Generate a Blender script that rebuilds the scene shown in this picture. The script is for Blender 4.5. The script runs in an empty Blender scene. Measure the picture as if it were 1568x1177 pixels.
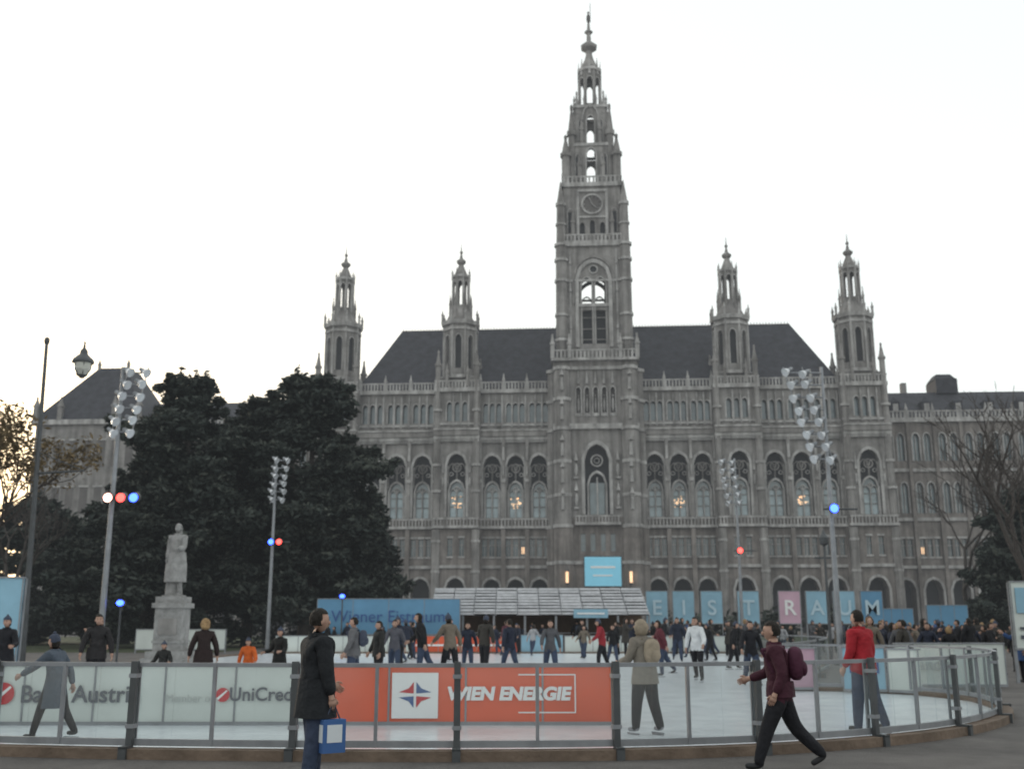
import bpy, math, random
import numpy as np
from mathutils import Matrix, Vector
R=math.radians
random.seed(7)
sc=bpy.context.scene
sc.view_settings.view_transform='Standard'
sc.view_settings.look='None'
sc.view_settings.exposure=0
col=sc.collection

# ------------------------------------------------------------ materials
def mat(name,c,rough=.8,var=.25,scale=1.0,c2=None,bump=0.0,bscale=8,metal=0,emit=None,es=0,spec=.3,objcol=False,detail=6,streak=False):
    m=bpy.data.materials.new(name); m.use_nodes=True
    nt=m.node_tree; n=nt.nodes; l=nt.links
    p=n['Principled BSDF']
    p.inputs['Roughness'].default_value=rough
    p.inputs['Metallic'].default_value=metal
    p.inputs['Specular IOR Level'].default_value=spec
    if emit:
        p.inputs['Emission Color'].default_value=(*emit,1); p.inputs['Emission Strength'].default_value=es
    tc=n.new('ShaderNodeTexCoord')
    nz=n.new('ShaderNodeTexNoise'); nz.inputs['Scale'].default_value=scale; nz.inputs['Detail'].default_value=detail
    nz.inputs['Roughness'].default_value=.65
    l.new(tc.outputs['Object'],nz.inputs['Vector'])
    rp=n.new('ShaderNodeValToRGB'); rp.color_ramp.elements[0].position=.3; rp.color_ramp.elements[1].position=.7
    a=c2 if c2 else tuple(x*(1-var) for x in c)
    b=tuple(min(1,x*(1+var*.6)) for x in c)
    rp.color_ramp.elements[0].color=(*a,1); rp.color_ramp.elements[1].color=(*b,1)
    l.new(nz.outputs['Fac'],rp.inputs['Fac'])
    out=rp.outputs['Color']
    if streak:
        mp=n.new('ShaderNodeMapping'); mp.inputs['Scale'].default_value=(1.3,1.3,.12)
        l.new(tc.outputs['Object'],mp.inputs['Vector'])
        n2=n.new('ShaderNodeTexNoise'); n2.inputs['Scale'].default_value=1.0; n2.inputs['Detail'].default_value=5; l.new(mp.outputs['Vector'],n2.inputs['Vector'])
        r2=n.new('ShaderNodeValToRGB'); r2.color_ramp.elements[0].position=.35; r2.color_ramp.elements[1].position=.6
        r2.color_ramp.elements[0].color=(.60,.59,.58,1); r2.color_ramp.elements[1].color=(1,1,1,1)
        l.new(n2.outputs['Fac'],r2.inputs['Fac'])
        mx=n.new('ShaderNodeMix'); mx.data_type='RGBA'; mx.blend_type='MULTIPLY'; mx.inputs['Factor'].default_value=1
        l.new(out,mx.inputs['A']); l.new(r2.outputs['Color'],mx.inputs['B']); out=mx.outputs['Result']
    if objcol:
        oi=n.new('ShaderNodeObjectInfo'); mx=n.new('ShaderNodeMix'); mx.data_type='RGBA'; mx.blend_type='MULTIPLY'
        mx.inputs['Factor'].default_value=1
        l.new(oi.outputs['Color'],mx.inputs['A']); l.new(out,mx.inputs['B']); out=mx.outputs['Result']
    l.new(out,p.inputs['Base Color'])
    if bump>0:
        nb=n.new('ShaderNodeTexNoise'); nb.inputs['Scale'].default_value=bscale; nb.inputs['Detail'].default_value=5
        l.new(tc.outputs['Object'],nb.inputs['Vector'])
        bp=n.new('ShaderNodeBump'); bp.inputs['Strength'].default_value=bump; bp.inputs['Distance'].default_value=.1
        l.new(nb.outputs['Fac'],bp.inputs['Height']); l.new(bp.outputs['Normal'],p.inputs['Normal'])
    return m
STONE=mat('stone',(.265,.25,.24),.9,.42,.35,bump=.6,bscale=1.5,streak=True)
BSTONE=mat('brown_stone',(.225,.20,.185),.9,.42,.4,bump=.6,bscale=1.5,streak=True)
LIGHT=mat('light_stone',(.41,.395,.385),.9,.4,.6,bump=.5,bscale=2,streak=True)
DARKST=mat('dark_stone',(.12,.11,.105),.9,.3,.5)  # darker stone tone for niche backs, dials, cresting and lamp caps
VOID=mat('dark_interior',(.03,.03,.033),.7,.4,.5)  # near-black panels paint the unlit depth of openings, lifted slightly for haze
GLASS=mat('window_glass',(.13,.17,.185),.12,.5,.35,spec=.9)
PALEG=mat('sky_tint_glass',(.27,.345,.375),.15,.5,.4,spec=.9)  # pale tint paints the reflected sky into the pane colour
SLATE=mat('slate_roof',(.034,.034,.042),.75,.5,.9,bump=.4,bscale=3,spec=.25)
WARM=mat('warm_lamp',(.8,.6,.4),.5,emit=(1,.6,.33),es=1.1)
METAL=mat('galvanised_metal',(.28,.29,.31),.45,.2,3,metal=.6)
DMETAL=mat('dark_metal',(.09,.095,.10),.5,.2,3,metal=.3)

# ------------------------------------------------------------ builder
def arch(x,a,k):
    if k==0: return 0
    r=k*a
    return math.sqrt(max(0,r*r-(abs(x)+r-a)**2))
class B:
    def __init__(s,mats): s.V=[];s.F=[];s.M=[];s.S=[];s.mats=mats;s.mt=Matrix.Identity(4)
    def mi(s,m):
        if isinstance(m,int): return m
        if m not in s.mats: s.mats.append(m)
        return s.mats.index(m)
    def poly(s,pts,m,sm=False):
        i=len(s.V)
        for p in pts: s.V.append(tuple(s.mt@Vector(p)))
        s.F.append(tuple(range(i,i+len(pts)))); s.M.append(s.mi(m)); s.S.append(sm)
    def mesh(s,vs,fs,m,sm=False):
        i=len(s.V)
        for p in vs: s.V.append(tuple(s.mt@Vector(p)))
        mm=s.mi(m)
        for f in fs: s.F.append(tuple(i+j for j in f)); s.M.append(mm); s.S.append(sm)
    def box(s,x0,x1,y0,y1,z0,z1,m):
        v=[(x,y,z) for z in(z0,z1) for x,y in((x0,y0),(x1,y0),(x1,y1),(x0,y1))]
        s.mesh(v,[(3,2,1,0),(4,5,6,7),(0,1,5,4),(1,2,6,5),(2,3,7,6),(3,0,4,7)],m)
    def prism(s,cx,cy,z0,z1,r0,r1,n,m,rot=None,sm=False,cap=True):
        if rot is None: rot=math.pi/n
        v=[];f=[]
        for z,r in((z0,r0),(z1,r1)):
            for i in range(n):
                a=rot+2*math.pi*i/n; v.append((cx+r*math.cos(a),cy+r*math.sin(a),z))
        for i in range(n): j=(i+1)%n; f.append((i,j,n+j,n+i))
        s.mesh(v,f,m,sm)
        if cap:
            s.mesh(v[:n][::-1],[tuple(range(n))],m)
            if r1>.02: s.mesh(v[n:],[tuple(range(n))],m)
    def lathe(s,cx,cy,prof,n,m,sm=True):
        for (r0,z0),(r1,z1) in zip(prof[:-1],prof[1:]): s.prism(cx,cy,z0,z1,r0,r1,n,m,sm=sm,cap=False)
    def tube(s,p0,p1,r0,r1,n,m,sm=True,cap=False):
        p0=Vector(p0);p1=Vector(p1);d=(p1-p0)
        if d.length<1e-6: return
        d.normalize(); a=d.orthogonal().normalized(); b=d.cross(a)
        v=[]
        for p,r in((p0,r0),(p1,r1)):
            for i in range(n):
                t=2*math.pi*i/n; v.append(p+(a*math.cos(t)+b*math.sin(t))*r)
        f=[(i,(i+1)%n,n+(i+1)%n,n+i) for i in range(n)]
        s.mesh(v,f,m,sm)
        if cap: s.mesh(v[:n],[tuple(range(n))],m); s.mesh(v[n:],[tuple(range(n))],m)
    def ell(s,c,r,m,nu=12,nv=8,fn=None,keep=None):
        v=[];f=[]
        for j in range(nv+1):
            ph=math.pi*j/nv
            for i in range(nu):
                th=2*math.pi*i/nu
                q=Vector((math.sin(ph)*math.cos(th),math.sin(ph)*math.sin(th),math.cos(ph)))
                if fn: q=fn(q)
                v.append((c[0]+q.x*r[0],c[1]+q.y*r[1],c[2]+q.z*r[2]))
        for j in range(nv):
            for i in range(nu):
                k=(i+1)%nu; F=(j*nu+i,(j+1)*nu+i,(j+1)*nu+k,j*nu+k)
                if keep:
                    cc=sum((Vector(v[t])-Vector(c) for t in F),Vector())/4
                    if not keep(Vector((cc.x/r[0],cc.y/r[1],cc.z/r[2]))): continue
                f.append(F)
        s.mesh(v,f,m,True)
    def wall(s,u0,u1,z0,z1,ops,depth,m,mb=None,d=0,N=8,mr=None):
        mr=mr or m
        cur=u0
        Q=lambda a,b,c,e:s.poly([(a,d,c),(b,d,c),(b,d,e),(a,d,e)],m)
        for (uc,w,zb,zs,k) in sorted(ops):
            a=w/2
            if uc-a>cur+1e-5: Q(cur,uc-a,z0,z1)
            us=[uc-a+w*i/N for i in range(N+1)]; top=[zs+arch(u-uc,a,k) for u in us]
            if zb>z0+1e-4: Q(uc-a,uc+a,z0,zb)
            for i in range(N):
                s.poly([(us[i],d,top[i]),(us[i+1],d,top[i+1]),(us[i+1],d,z1),(us[i],d,z1)],m)
                s.poly([(us[i],d,top[i]),(us[i+1],d,top[i+1]),(us[i+1],d+depth,top[i+1]),(us[i],d+depth,top[i])],mr)
                if mb is not None: s.poly([(us[i],d+depth,zb),(us[i+1],d+depth,zb),(us[i+1],d+depth,top[i+1]),(us[i],d+depth,top[i])],mb)
            for u in(uc-a,uc+a): s.poly([(u,d,zb),(u,d+depth,zb),(u,d+depth,zs),(u,d,zs)],mr)
            s.poly([(uc-a,d,zb),(uc+a,d,zb),(uc+a,d+depth,zb),(uc-a,d+depth,zb)],mr)
            cur=uc+a
        if u1>cur+1e-5: Q(cur,u1,z0,z1)
    def rim(s,uc,w,zb,zs,k,t,d0,d1,m,N=8):
        a=w/2
        inn=[(uc-a,zb)]+[(uc-a+w*i/N,zs+arch(-a+w*i/N,a,k)) for i in range(N+1)]+[(uc+a,zb)]
        b=a+t; W=2*b
        out=[(uc-b,zb)]+[(uc-b+W*i/N,zs+arch(-b+W*i/N,b,k)) for i in range(N+1)]+[(uc+b,zb)]
        for i in range(len(inn)-1):
            A,C,D,E=inn[i],inn[i+1],out[i+1],out[i]
            s.poly([(A[0],d0,A[1]),(C[0],d0,C[1]),(D[0],d0,D[1]),(E[0],d0,E[1])],m)
            s.poly([(A[0],d0,A[1]),(C[0],d0,C[1]),(C[0],d1,C[1]),(A[0],d1,A[1])],m)
            s.poly([(E[0],d0,E[1]),(D[0],d0,D[1]),(D[0],d1,D[1]),(E[0],d1,E[1])],m)
    def ring(s,uc,zc,r,t,d0,d1,m,N=14):
        for i in range(N):
            a=2*math.pi*i/N;b=2*math.pi*(i+1)/N
            P=lambda rr,x,d:(uc+rr*math.cos(x),d,zc+rr*math.sin(x))
            s.poly([P(r,a,d0),P(r,b,d0),P(r-t,b,d0),P(r-t,a,d0)],m)
            s.poly([P(r-t,a,d0),P(r-t,b,d0),P(r-t,b,d1),P(r-t,a,d1)],m)
            s.poly([P(r,a,d0),P(r,b,d0),P(r,b,d1),P(r,a,d1)],m)
    def pinn(s,cx,cy,z0,z1,r,m,n=4):
        h=z1-z0; zm=z0+h*.55
        s.prism(cx,cy,z0,zm,r,r,n,m); s.prism(cx,cy,zm,zm+h*.06,r*1.35,r*1.35,n,m)
        s.prism(cx,cy,zm+h*.06,z1,r*1.0,.02,n,m)
        s.prism(cx,cy,z1-h*.1,z1-h*.04,r*.4,r*.4,n,m)
    def obj(s,name,parent=None):
        me=bpy.data.meshes.new(name); me.from_pydata(s.V,[],s.F)
        for m in s.mats: me.materials.append(m)
        me.polygons.foreach_set('material_index',s.M)
        me.polygons.foreach_set('use_smooth',s.S)
        me.update()
        o=bpy.data.objects.new(name,me); col.objects.link(o)
        if parent: o.parent=parent
        return o
def empty(name,loc=(0,0,0),rz=0):
    e=bpy.data.objects.new(name,None); e.location=loc; e.rotation_euler=(0,0,rz); col.objects.link(e); return e
def T(x,y,z=0): return Matrix.Translation((x,y,z))
def RZ(a): return Matrix.Rotation(a,4,'Z')

# ------------------------------------------------------------ town hall
hall=empty('gothic_town_hall',(12.9,158,0),R(-4))
b=B([STONE,LIGHT,DARKST,VOID,GLASS,PALEG,WARM,BSTONE])
I=Matrix.Identity(4)
rnd=random.Random(3)
def lowbay(xc,w,ow):
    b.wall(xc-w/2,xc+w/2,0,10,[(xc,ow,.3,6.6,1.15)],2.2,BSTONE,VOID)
    b.rim(xc,ow,.3,6.6,1.15,.35,-.18,0,LIGHT)
    n=3 if w<5 else 2
    ops=[(xc+(i-(n-1)/2)*(ow+.6)/n,.72,11.5,14.1,0) for i in range(n)]
    b.wall(xc-w/2,xc+w/2,10,17,ops,.45,BSTONE,GLASS)
    for o in ops:
        b.box(o[0]-.5,o[0]+.5,-.12,0,14.15,14.45,LIGHT); b.box(o[0]-.5,o[0]+.5,-.14,0,11.2,11.45,LIGHT)
        b.box(o[0]-.05,o[0]+.05,.3,.4,11.5,14.1,LIGHT); b.box(o[0]-.36,o[0]+.36,.32,.39,13.1,13.2,LIGHT)
        if rnd.random()<.09: b.box(o[0]-.2,o[0]+.22,.4,.43,11.9,12.9,WARM)
    b.box(xc-w/2,xc+w/2,-.35,0,9.7,10.15,LIGHT)
def bay(xc,w,ow=2.7,lit=None):
    lowbay(xc,w,ow)
    b.box(xc-w/2,xc+w/2,-.75,0,15.6,16.0,LIGHT); b.box(xc-w/2,xc+w/2,-.75,-.55,16.9,17.15,LIGHT)
    k=int(w/.5)
    for i in range(k): b.box(xc-w/2+(i+.3)*w/k,xc-w/2+(i+.7)*w/k,-.7,-.6,16.0,16.9,LIGHT)
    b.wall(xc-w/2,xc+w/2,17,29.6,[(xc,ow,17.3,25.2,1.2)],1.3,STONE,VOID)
    b.rim(xc,ow,17.3,25.2,1.2,.38,-.22,0,LIGHT)
    lw=ow*.74
    b.rim(xc,lw,17.3,21.4,1.3,.26,.35,.7,LIGHT)
    for sx in(-1,1):
        cx=xc+sx*lw/4
        b.wall(cx-lw/4+.05,cx+lw/4-.05,17.4,21.2,[],0,PALEG,d=.95)
    a=lw/2
    for i in range(6):
        u0=-a+lw*i/6;u1=-a+lw*(i+1)/6
        b.poly([(xc+u0,.95,21.2),(xc+u1,.95,21.2),(xc+u1,.95,21.4+arch(u1,a,1.3)),(xc+u0,.95,21.4+arch(u0,a,1.3))],GLASS)
    b.box(xc-.09,xc+.09,.6,.9,17.3,22.0,LIGHT)
    for z in(18.9,20.4): b.box(xc-a,xc+a,.75,.88,z,z+.1,STONE)
    b.ring(xc,21.6,.42,.12,.5,.8,LIGHT,10)
    # pointed sub-arches springing from the central shaft
    for sx in(-1,1): b.rim(xc+sx*lw/4,lw/2-.16,17.3,20.9,1.6,.1,.55,.8,LIGHT,6)
    b.ring(xc,24.9,.72,.17,.5,.8,STONE,12); b.ring(xc,24.9,.34,.08,.55,.8,STONE,8)
    for sx in(-1,1):
        b.ring(xc+sx*.86,23.9,.33,.1,.5,.8,LIGHT,8); b.box(xc+sx*(lw/2+.28)-.06,xc+sx*(lw/2+.28)+.06,.5,.8,22,25.2,LIGHT)
        b.rim(xc+sx*ow*.23,ow*.4,22.9,24.6,1.5,.12,.45,.75,STONE,6)
    if lit:
        for _ in range(13):
            x=xc+rnd.uniform(-.75,.75); z=rnd.uniform(18.7,20.4); b.box(x-.09,x+.09,.89,.93,z,z+.2,WARM)
        b.box(xc-.75,xc+.75,.9,.93,19.4,19.5,WARM)
    b.box(xc-w/2,xc+w/2,-.55,0,29.2,29.7,LIGHT); b.box(xc-w/2,xc+w/2,-.8,0,29.7,30.5,STONE); b.box(xc-w/2,xc+w/2,-.95,0,30.5,30.75,LIGHT)
    for i in range(k*2): b.box(xc-w/2+(i+.2)*w/k/2,xc-w/2+(i+.8)*w/k/2,-.5,0,28.75,29.2,LIGHT)
    n=3
    sp=(w-.5)/n if w<5 else 1.2
    ops=[(xc+(i-(n-1)/2)*sp,.8,32.0,34.5,1.3) for i in range(n)]
    b.wall(xc-w/2,xc+w/2,30.5,37.2,ops,.7,STONE,GLASS)
    for o in ops:
        b.rim(o[0],.8,32,34.5,1.3,.16,-.12,0,LIGHT)
        b.box(o[0]+sp/2-.1,o[0]+sp/2+.1,-.3,0,31.2,35.6,LIGHT)
        b.prism(o[0]+sp/2,-.18,35.6,36.5,.2,.02,4,LIGHT)
    b.box(xc-w/2,xc+w/2,-.3,0,31.4,31.7,LIGHT)
    b.box(xc-w/2,xc+w/2,-.5,0,36.6,37.2,LIGHT); b.box(xc-w/2,xc+w/2,-.45,-.3,38.2,38.4,LIGHT)
    for i in range(k): b.box(xc-w/2+(i+.25)*w/k,xc-w/2+(i+.75)*w/k,-.42,-.33,37.2,38.2,LIGHT)
def pier(x,z1=29.2):
    b.box(x-.32,x+.32,-.7,-.002,0,15.5,BSTONE); b.box(x-.25,x+.25,-.55,-.002,17.2,z1,STONE)
    b.prism(x,-.45,26,29.1,.33,.05,4,LIGHT); b.box(x-.34,x+.34,-.72,0,22.6,23.1,LIGHT)
    b.ell((x,-.75,24.3),(.17,.15,.8),LIGHT,6,5)
    b.pinn(x,-.35,37.2,39.7,.26,LIGHT)
for sg in(-1,1):
    for i in range(3): bay(sg*(7.0+3.6*(i+.5)),3.6,lit=(i==1))
    for i in range(4): pier(sg*(7.0+3.6*i))
    for i in range(3): bay(sg*(24.8+4*(i+.5)),4.0,2.85,lit=(i==2 and sg<0) or(i==1 and sg>0))
    for i in range(4): pier(sg*(24.8+4*i))
    for xc in(21.3,40.3):
        x=sg*xc
        b.mt=T(0,-1.5); bay(x,7.0,2.9,lit=(xc<30 and sg<0))
        for e in(-1,1):
            xx=x+e*3.0
            for (za,zb,r) in((0,15.4,.62),(17.2,29.1,.52),(30.8,37.4,.45)): b.prism(xx,-.1,za,zb,r,r,8,STONE)
            for z in(9,13.5,21,25,33.5): b.prism(xx,-.1,z,z+.35,.72,.72,8,LIGHT)
            b.pinn(xx,-.1,37.4,43.4,.42,STONE,8); b.pinn(xx,5.6,37.4,43.4,.42,STONE,8)
            b.pinn(x+e*1.6,-.3,37.4,41.2,.28,STONE)
            b.prism(xx-e*.95,-.2,24,26.5,.2,.03,4,LIGHT); b.ell((xx-e*.95,-.15,22.6),(.2,.16,.8),LIGHT,6,5)
        b.mt=I
        for e in(-3.5,3.5): b.poly([(x+e,-1.5,0),(x+e,0.2,0),(x+e,0.2,37.2),(x+e,-1.5,37.2)],STONE); b.poly([(x+e,.2,30),(x+e,5,30),(x+e,5,38.6),(x+e,.2,38.6)],STONE)
        b.box(x-3.3,x+3.3,-.7,5,37.5,39,STONE)
        cy=1.6
        def octw(r,z0,z1,w,zb,zs,dep,mb,cx=x,cy=cy,m=STONE):
            ap=r*math.cos(math.pi/8); fw=2*r*math.sin(math.pi/8)
            for i in range(8):
                b.mt=T(cx,cy)@RZ(i*math.pi/4)@T(0,-ap)
                b.wall(-fw/2,fw/2,z0,z1,[(0,w,zb,zs,1.4)],dep,m,mb,N=6)
                b.rim(0,w,zb,zs,1.4,.12,-.1,0,LIGHT,6)
                b.prism(fw/2,0,z0,z1,.16,.16,4,LIGHT)
            b.mt=I
        octw(2.75,39,47.8,1.0,40.6,45.4,.5,VOID)
        b.prism(x,cy,39,39.5,3.1,3.1,8,LIGHT); b.prism(x,cy,46.9,47.3,2.95,2.95,8,LIGHT); b.prism(x,cy,47.8,48.4,3.1,3.25,8,LIGHT)
        for i in range(8):
            a=(i+.5)*math.pi/4; b.pinn(x+3.0*math.cos(a),cy+3.0*math.sin(a),48.4,50.4,.22,LIGHT)
            b.pinn(x+1.8*math.cos(a),cy+1.8*math.sin(a),49.2,53.2,.18,STONE)
        b.prism(x,cy,48.4,50.6,2.5,1.5,8,STONE)
        octw(1.4,50.6,56.0,.68,51.3,54.9,.12,None)
        b.prism(x,cy,56,56.4,1.6,1.6,8,LIGHT); b.prism(x,cy,56.4,58.3,1.2,.4,8,STONE)
        for i in range(8):
            a=(i+.5)*math.pi/4; b.pinn(x+1.5*math.cos(a),cy+1.5*math.sin(a),55.6,57.6,.13,LIGHT)
        b.lathe(x,cy,[(.38,58.3),(.75,58.7),(.8,59),(.3,59.4),(.14,60.2),(.3,60.5),(.1,60.8),(.03,62)],8,STONE)
b.obj('main_facade',hall)

# central tower
b=B([STONE,LIGHT,DARKST,VOID,GLASS,PALEG,WARM,BSTONE])
TY=2.4
def side(k,hw,cy=TY): b.mt=T(0,cy)@RZ(k*math.pi/2)@T(0,-hw)
b.mt=T(0,-3.0)
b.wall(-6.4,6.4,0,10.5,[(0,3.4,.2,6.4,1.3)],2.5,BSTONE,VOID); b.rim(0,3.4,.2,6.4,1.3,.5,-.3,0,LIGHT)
b.wall(-6.4,6.4,10.5,17,[(-2.2,.7,12,14.6,0),(-.75,.7,12,14.6,0),(.75,.7,12,14.6,0),(2.2,.7,12,14.6,0)],.4,BSTONE,GLASS)
b.box(-6.4,6.4,-.4,0,10.1,10.6,LIGHT); b.box(-3.4,3.4,-1.0,0,15.8,16.2,LIGHT); b.box(-3.4,3.4,-1.0,-.8,17,17.2,LIGHT)
for i in range(14): b.box(-3.3+i*.48,-3.1+i*.48,-.95,-.85,16.2,17,LIGHT)
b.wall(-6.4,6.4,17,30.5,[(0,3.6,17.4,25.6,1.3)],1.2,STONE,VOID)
b.rim(0,3.6,17.4,25.6,1.3,.5,-.35,0,LIGHT); b.rim(0,2.4,17.4,22.0,1.4,.3,.3,.7,LIGHT)
b.wall(-1.1,-.1,17.5,22.2,[],0,GLASS,d=.9); b.wall(.1,1.1,17.5,22.2,[],0,GLASS,d=.9)
b.box(-.1,.1,.5,.8,17.4,23,LIGHT); b.ring(0,25.5,.95,.2,.4,.8,LIGHT); b.ring(0,25.5,.45,.1,.45,.8,LIGHT,10)
for x in(-3.1,3.1):
    for z in(18.5,23): b.ell((x,-.3,z+1),(.28,.22,1),LIGHT,8,6); b.prism(x,-.3,z+2.4,z+3.8,.4,.03,4,LIGHT); b.box(x-.35,x+.35,-.5,0,z-.3,z,LIGHT)
b.box(-6.5,6.5,-.5,0,30.2,31.0,LIGHT)
ops=[(-2.6+i*1.3,.7,32.2,36.2,1.5) for i in range(5)]
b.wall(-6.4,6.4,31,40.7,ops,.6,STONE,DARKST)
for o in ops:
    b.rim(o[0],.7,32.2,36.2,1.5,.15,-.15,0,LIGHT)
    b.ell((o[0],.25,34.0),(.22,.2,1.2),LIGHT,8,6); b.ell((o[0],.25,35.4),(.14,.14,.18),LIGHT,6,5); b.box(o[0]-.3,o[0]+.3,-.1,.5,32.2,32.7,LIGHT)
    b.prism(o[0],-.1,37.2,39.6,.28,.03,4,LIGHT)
b.box(-6.4,6.4,-.35,0,39.4,39.9,LIGHT)
b.mt=I
for e in(-6.4,6.4): b.poly([(e,-3,0),(e,8,0),(e,8,40.7),(e,-3,40.7)],STONE)
b.poly([(-6.4,8,30),(6.4,8,30),(6.4,8,40.7),(-6.4,8,40.7)],STONE); b.poly([(-6.4,-3,40.69),(6.4,-3,40.69),(6.4,8,40.69),(-6.4,8,40.69)],STONE)
for sx in(-1,1):
    for (xx,yy) in((5.1,-3.1),(6.2,-.8)):
        for za,zb,r in((0,15.5,1.5),(15.5,29.8,1.35),(29.8,39.5,1.2)): b.prism(sx*xx,yy,za,zb,r,r,8,STONE if za>1 else BSTONE)
        for z in(5,10.1,15.4,20,25,30,34.5,39.3): b.prism(sx*xx,yy,z,z+.5,1.62 if z<16 else 1.45,1.62 if z<16 else 1.45,8,LIGHT)
    for z in(18,22,26,31.5,36):
        b.prism(sx*5.1,-4.45,z,z+1.9,.28,.2,6,LIGHT); b.prism(sx*5.1,-4.5,z+2.3,z+3.2,.4,.05,6,LIGHT)
    b.box(sx*4.6-.2,sx*4.6+.2,-5.1,-4.75,7.4,9.0,WARM); b.prism(sx*4.6,-4.92,9.0,9.9,.4,.05,6,DARKST); b.prism(sx*4.6,-4.92,7.0,7.4,.1,.3,6,DARKST)
for k in range(4):
    side(k,6.4,2.6)
    b.box(-6.6,6.6,-.3,0,40.7,41.1,LIGHT); b.box(-6.6,6.6,-.3,-.1,42.2,42.4,LIGHT)
    for i in range(22): b.box(-6.5+i*.6,-6.2+i*.6,-.25,-.12,41.1,42.2,LIGHT)
    for x in(-6.4,-3.9,3.9,6.4): b.pinn(x,-.1,41,45.0,.38,LIGHT)
for k in range(4):
    side(k,5.1)
    b.wall(-5.1,5.1,40.7,49.9,[(-1.05,1.45,43.6,49.0,0),(1.05,1.45,43.6,49.0,0)],.9,STONE,VOID)
    zt=57.2 if k==2 else 53.2
    b.wall(-5.1,5.1,49.9,60,[(-1.05,1.6,50.0,zt,1.4),(1.05,1.6,50.0,zt,1.4)],.9,STONE,None)
    b.rim(0,4.6,43,54.0,1.15,.55,-.4,0,LIGHT,12); b.rim(0,5.9,50,54.2,1.15,.3,-.25,0,STONE,12)
    for s_ in(-1.05,1.05): b.rim(s_,1.6,43.6,53.2,1.4,.17,-.18,0,LIGHT)
    if k==0:
        b.ring(0,55.6,.72,.18,-.2,.3,LIGHT); b.poly([(.6*math.cos(t*.524),-.01,55.6+.6*math.sin(t*.524)) for t in range(12)],VOID)
    b.box(-2.3,2.3,-.3,0,49.5,50.0,LIGHT)
    for x in(-3.6,3.6):
        b.box(x-.12,x+.12,-.16,0,43,59,LIGHT)
        for z in(46,52,56.5): b.prism(x,-.2,z,z+1.6,.25,.05,4,LIGHT)
    b.box(-5.3,5.3,-.25,0,53.6,53.95,LIGHT)
    b.box(-5.6,5.6,-.45,.5,59.4,60.3,LIGHT); b.box(-5.4,5.4,-.35,-.2,61.2,61.4,LIGHT)
    for i in range(18): b.box(-5.3+i*.6,-5.05+i*.6,-.32,-.22,60.3,61.2,LIGHT)
    for z in (44.3,46.,47.8): b.box(-1.8,1.8,.3,.45,z,z+.12,STONE)
b.mt=I
b.box(-4.9,4.9,TY-4.9,TY+4.9,49.4,49.7,STONE)
for sx in(-1,1):
    for sy in(-1,1):
        X=sx*5.0;Y=TY+sy*5.0
        b.prism(X,Y,40.7,60,1.0,.9,8,STONE)
        for z in(44,48,53.6,57,59.5): b.prism(X,Y,z,z+.4,1.15,1.12,8,LIGHT)
        b.prism(X,Y,60,66.5,.78,.66,8,STONE); b.prism(X,Y,63,63.3,.9,.9,8,LIGHT); b.prism(X,Y,66.3,66.8,.85,.85,8,LIGHT); b.prism(X,Y,66.8,70.6,.65,.03,8,STONE)
        for dx,dy in((0,-sy*1.9),(-sx*1.9,0)): b.pinn(X+dx,Y+dy,60.3,66,.36,STONE)
for k in range(4):
    side(k,4.5)
    b.wall(-4.5,4.5,60.3,70.2,[(-1.6,.8,61.6,63.2,1.3),(0,.8,61.6,63.6,1.3),(1.6,.8,61.6,63.2,1.3)],.5,STONE,VOID)
    b.ring(0,66.7,1.75,.28,-.35,0,LIGHT,24)
    b.poly([(1.5*math.cos(t*.2618),-.1,66.7+1.5*math.sin(t*.2618)) for t in range(24)],DARKST)
    for t in range(12):
        a=t*math.pi/6; b.tube((1.15*math.cos(a),-.16,66.7+1.15*math.sin(a)),(1.4*math.cos(a),-.16,66.7+1.4*math.sin(a)),.06,.06,4,LIGHT)
    b.tube((0,-.2,66.7),(.85,-.2,65.9),.12,.06,4,LIGHT); b.tube((0,-.22,66.7),(-.5,-.22,67.9),.12,.06,4,LIGHT)
    b.box(-2.2,2.2,-.25,0,64.4,64.7,LIGHT); b.box(-2.3,2.3,-.3,0,68.8,69.2,LIGHT)
    for x in(-2.3,2.3): b.box(x-.2,x+.2,-.25,0,61,69.2,LIGHT)
    for x in(-3.5,3.5): b.box(x-.35,x+.35,-.02,.1,62,65.5,VOID); b.rim(x,.7,62,65.5,1.3,.12,-.12,0,LIGHT)
    b.box(-4.9,4.9,-.4,.4,69.7,70.4,LIGHT)
    for i in range(14): b.box(-4.6+i*.68,-4.3+i*.68,-.3,-.15,70.4,71.3,LIGHT)
    b.box(-4.7,4.7,-.32,-.13,71.3,71.5,LIGHT)
b.mt=I
for sx in(-1,1):
    for sy in(-1,1):
        for (r,z0,z1,rr) in((4.1,70.2,79.2,.7),(3.1,72,85.2,.62),(2.2,78,88,.42)):
            b.pinn(sx*r,TY+sy*r,z0,z1,rr,STONE,8)
        for (r,z0,z1) in((3.9,70.2,76.5),(3.0,77,83)):
            b.pinn(sx*r*.5,TY+sy*r,z0,z1,.36,STONE); b.pinn(sx*r,TY+sy*r*.5,z0,z1,.36,STONE)
        b.tube((sx*4.1,TY+sy*4.1,75),(sx*2.4,TY+sy*2.4,78.5),.25,.25,4,STONE)
        b.tube((sx*3.1,TY+sy*3.1,80),(sx*1.7,TY+sy*1.7,84.5),.22,.22,4,STONE)
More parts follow.
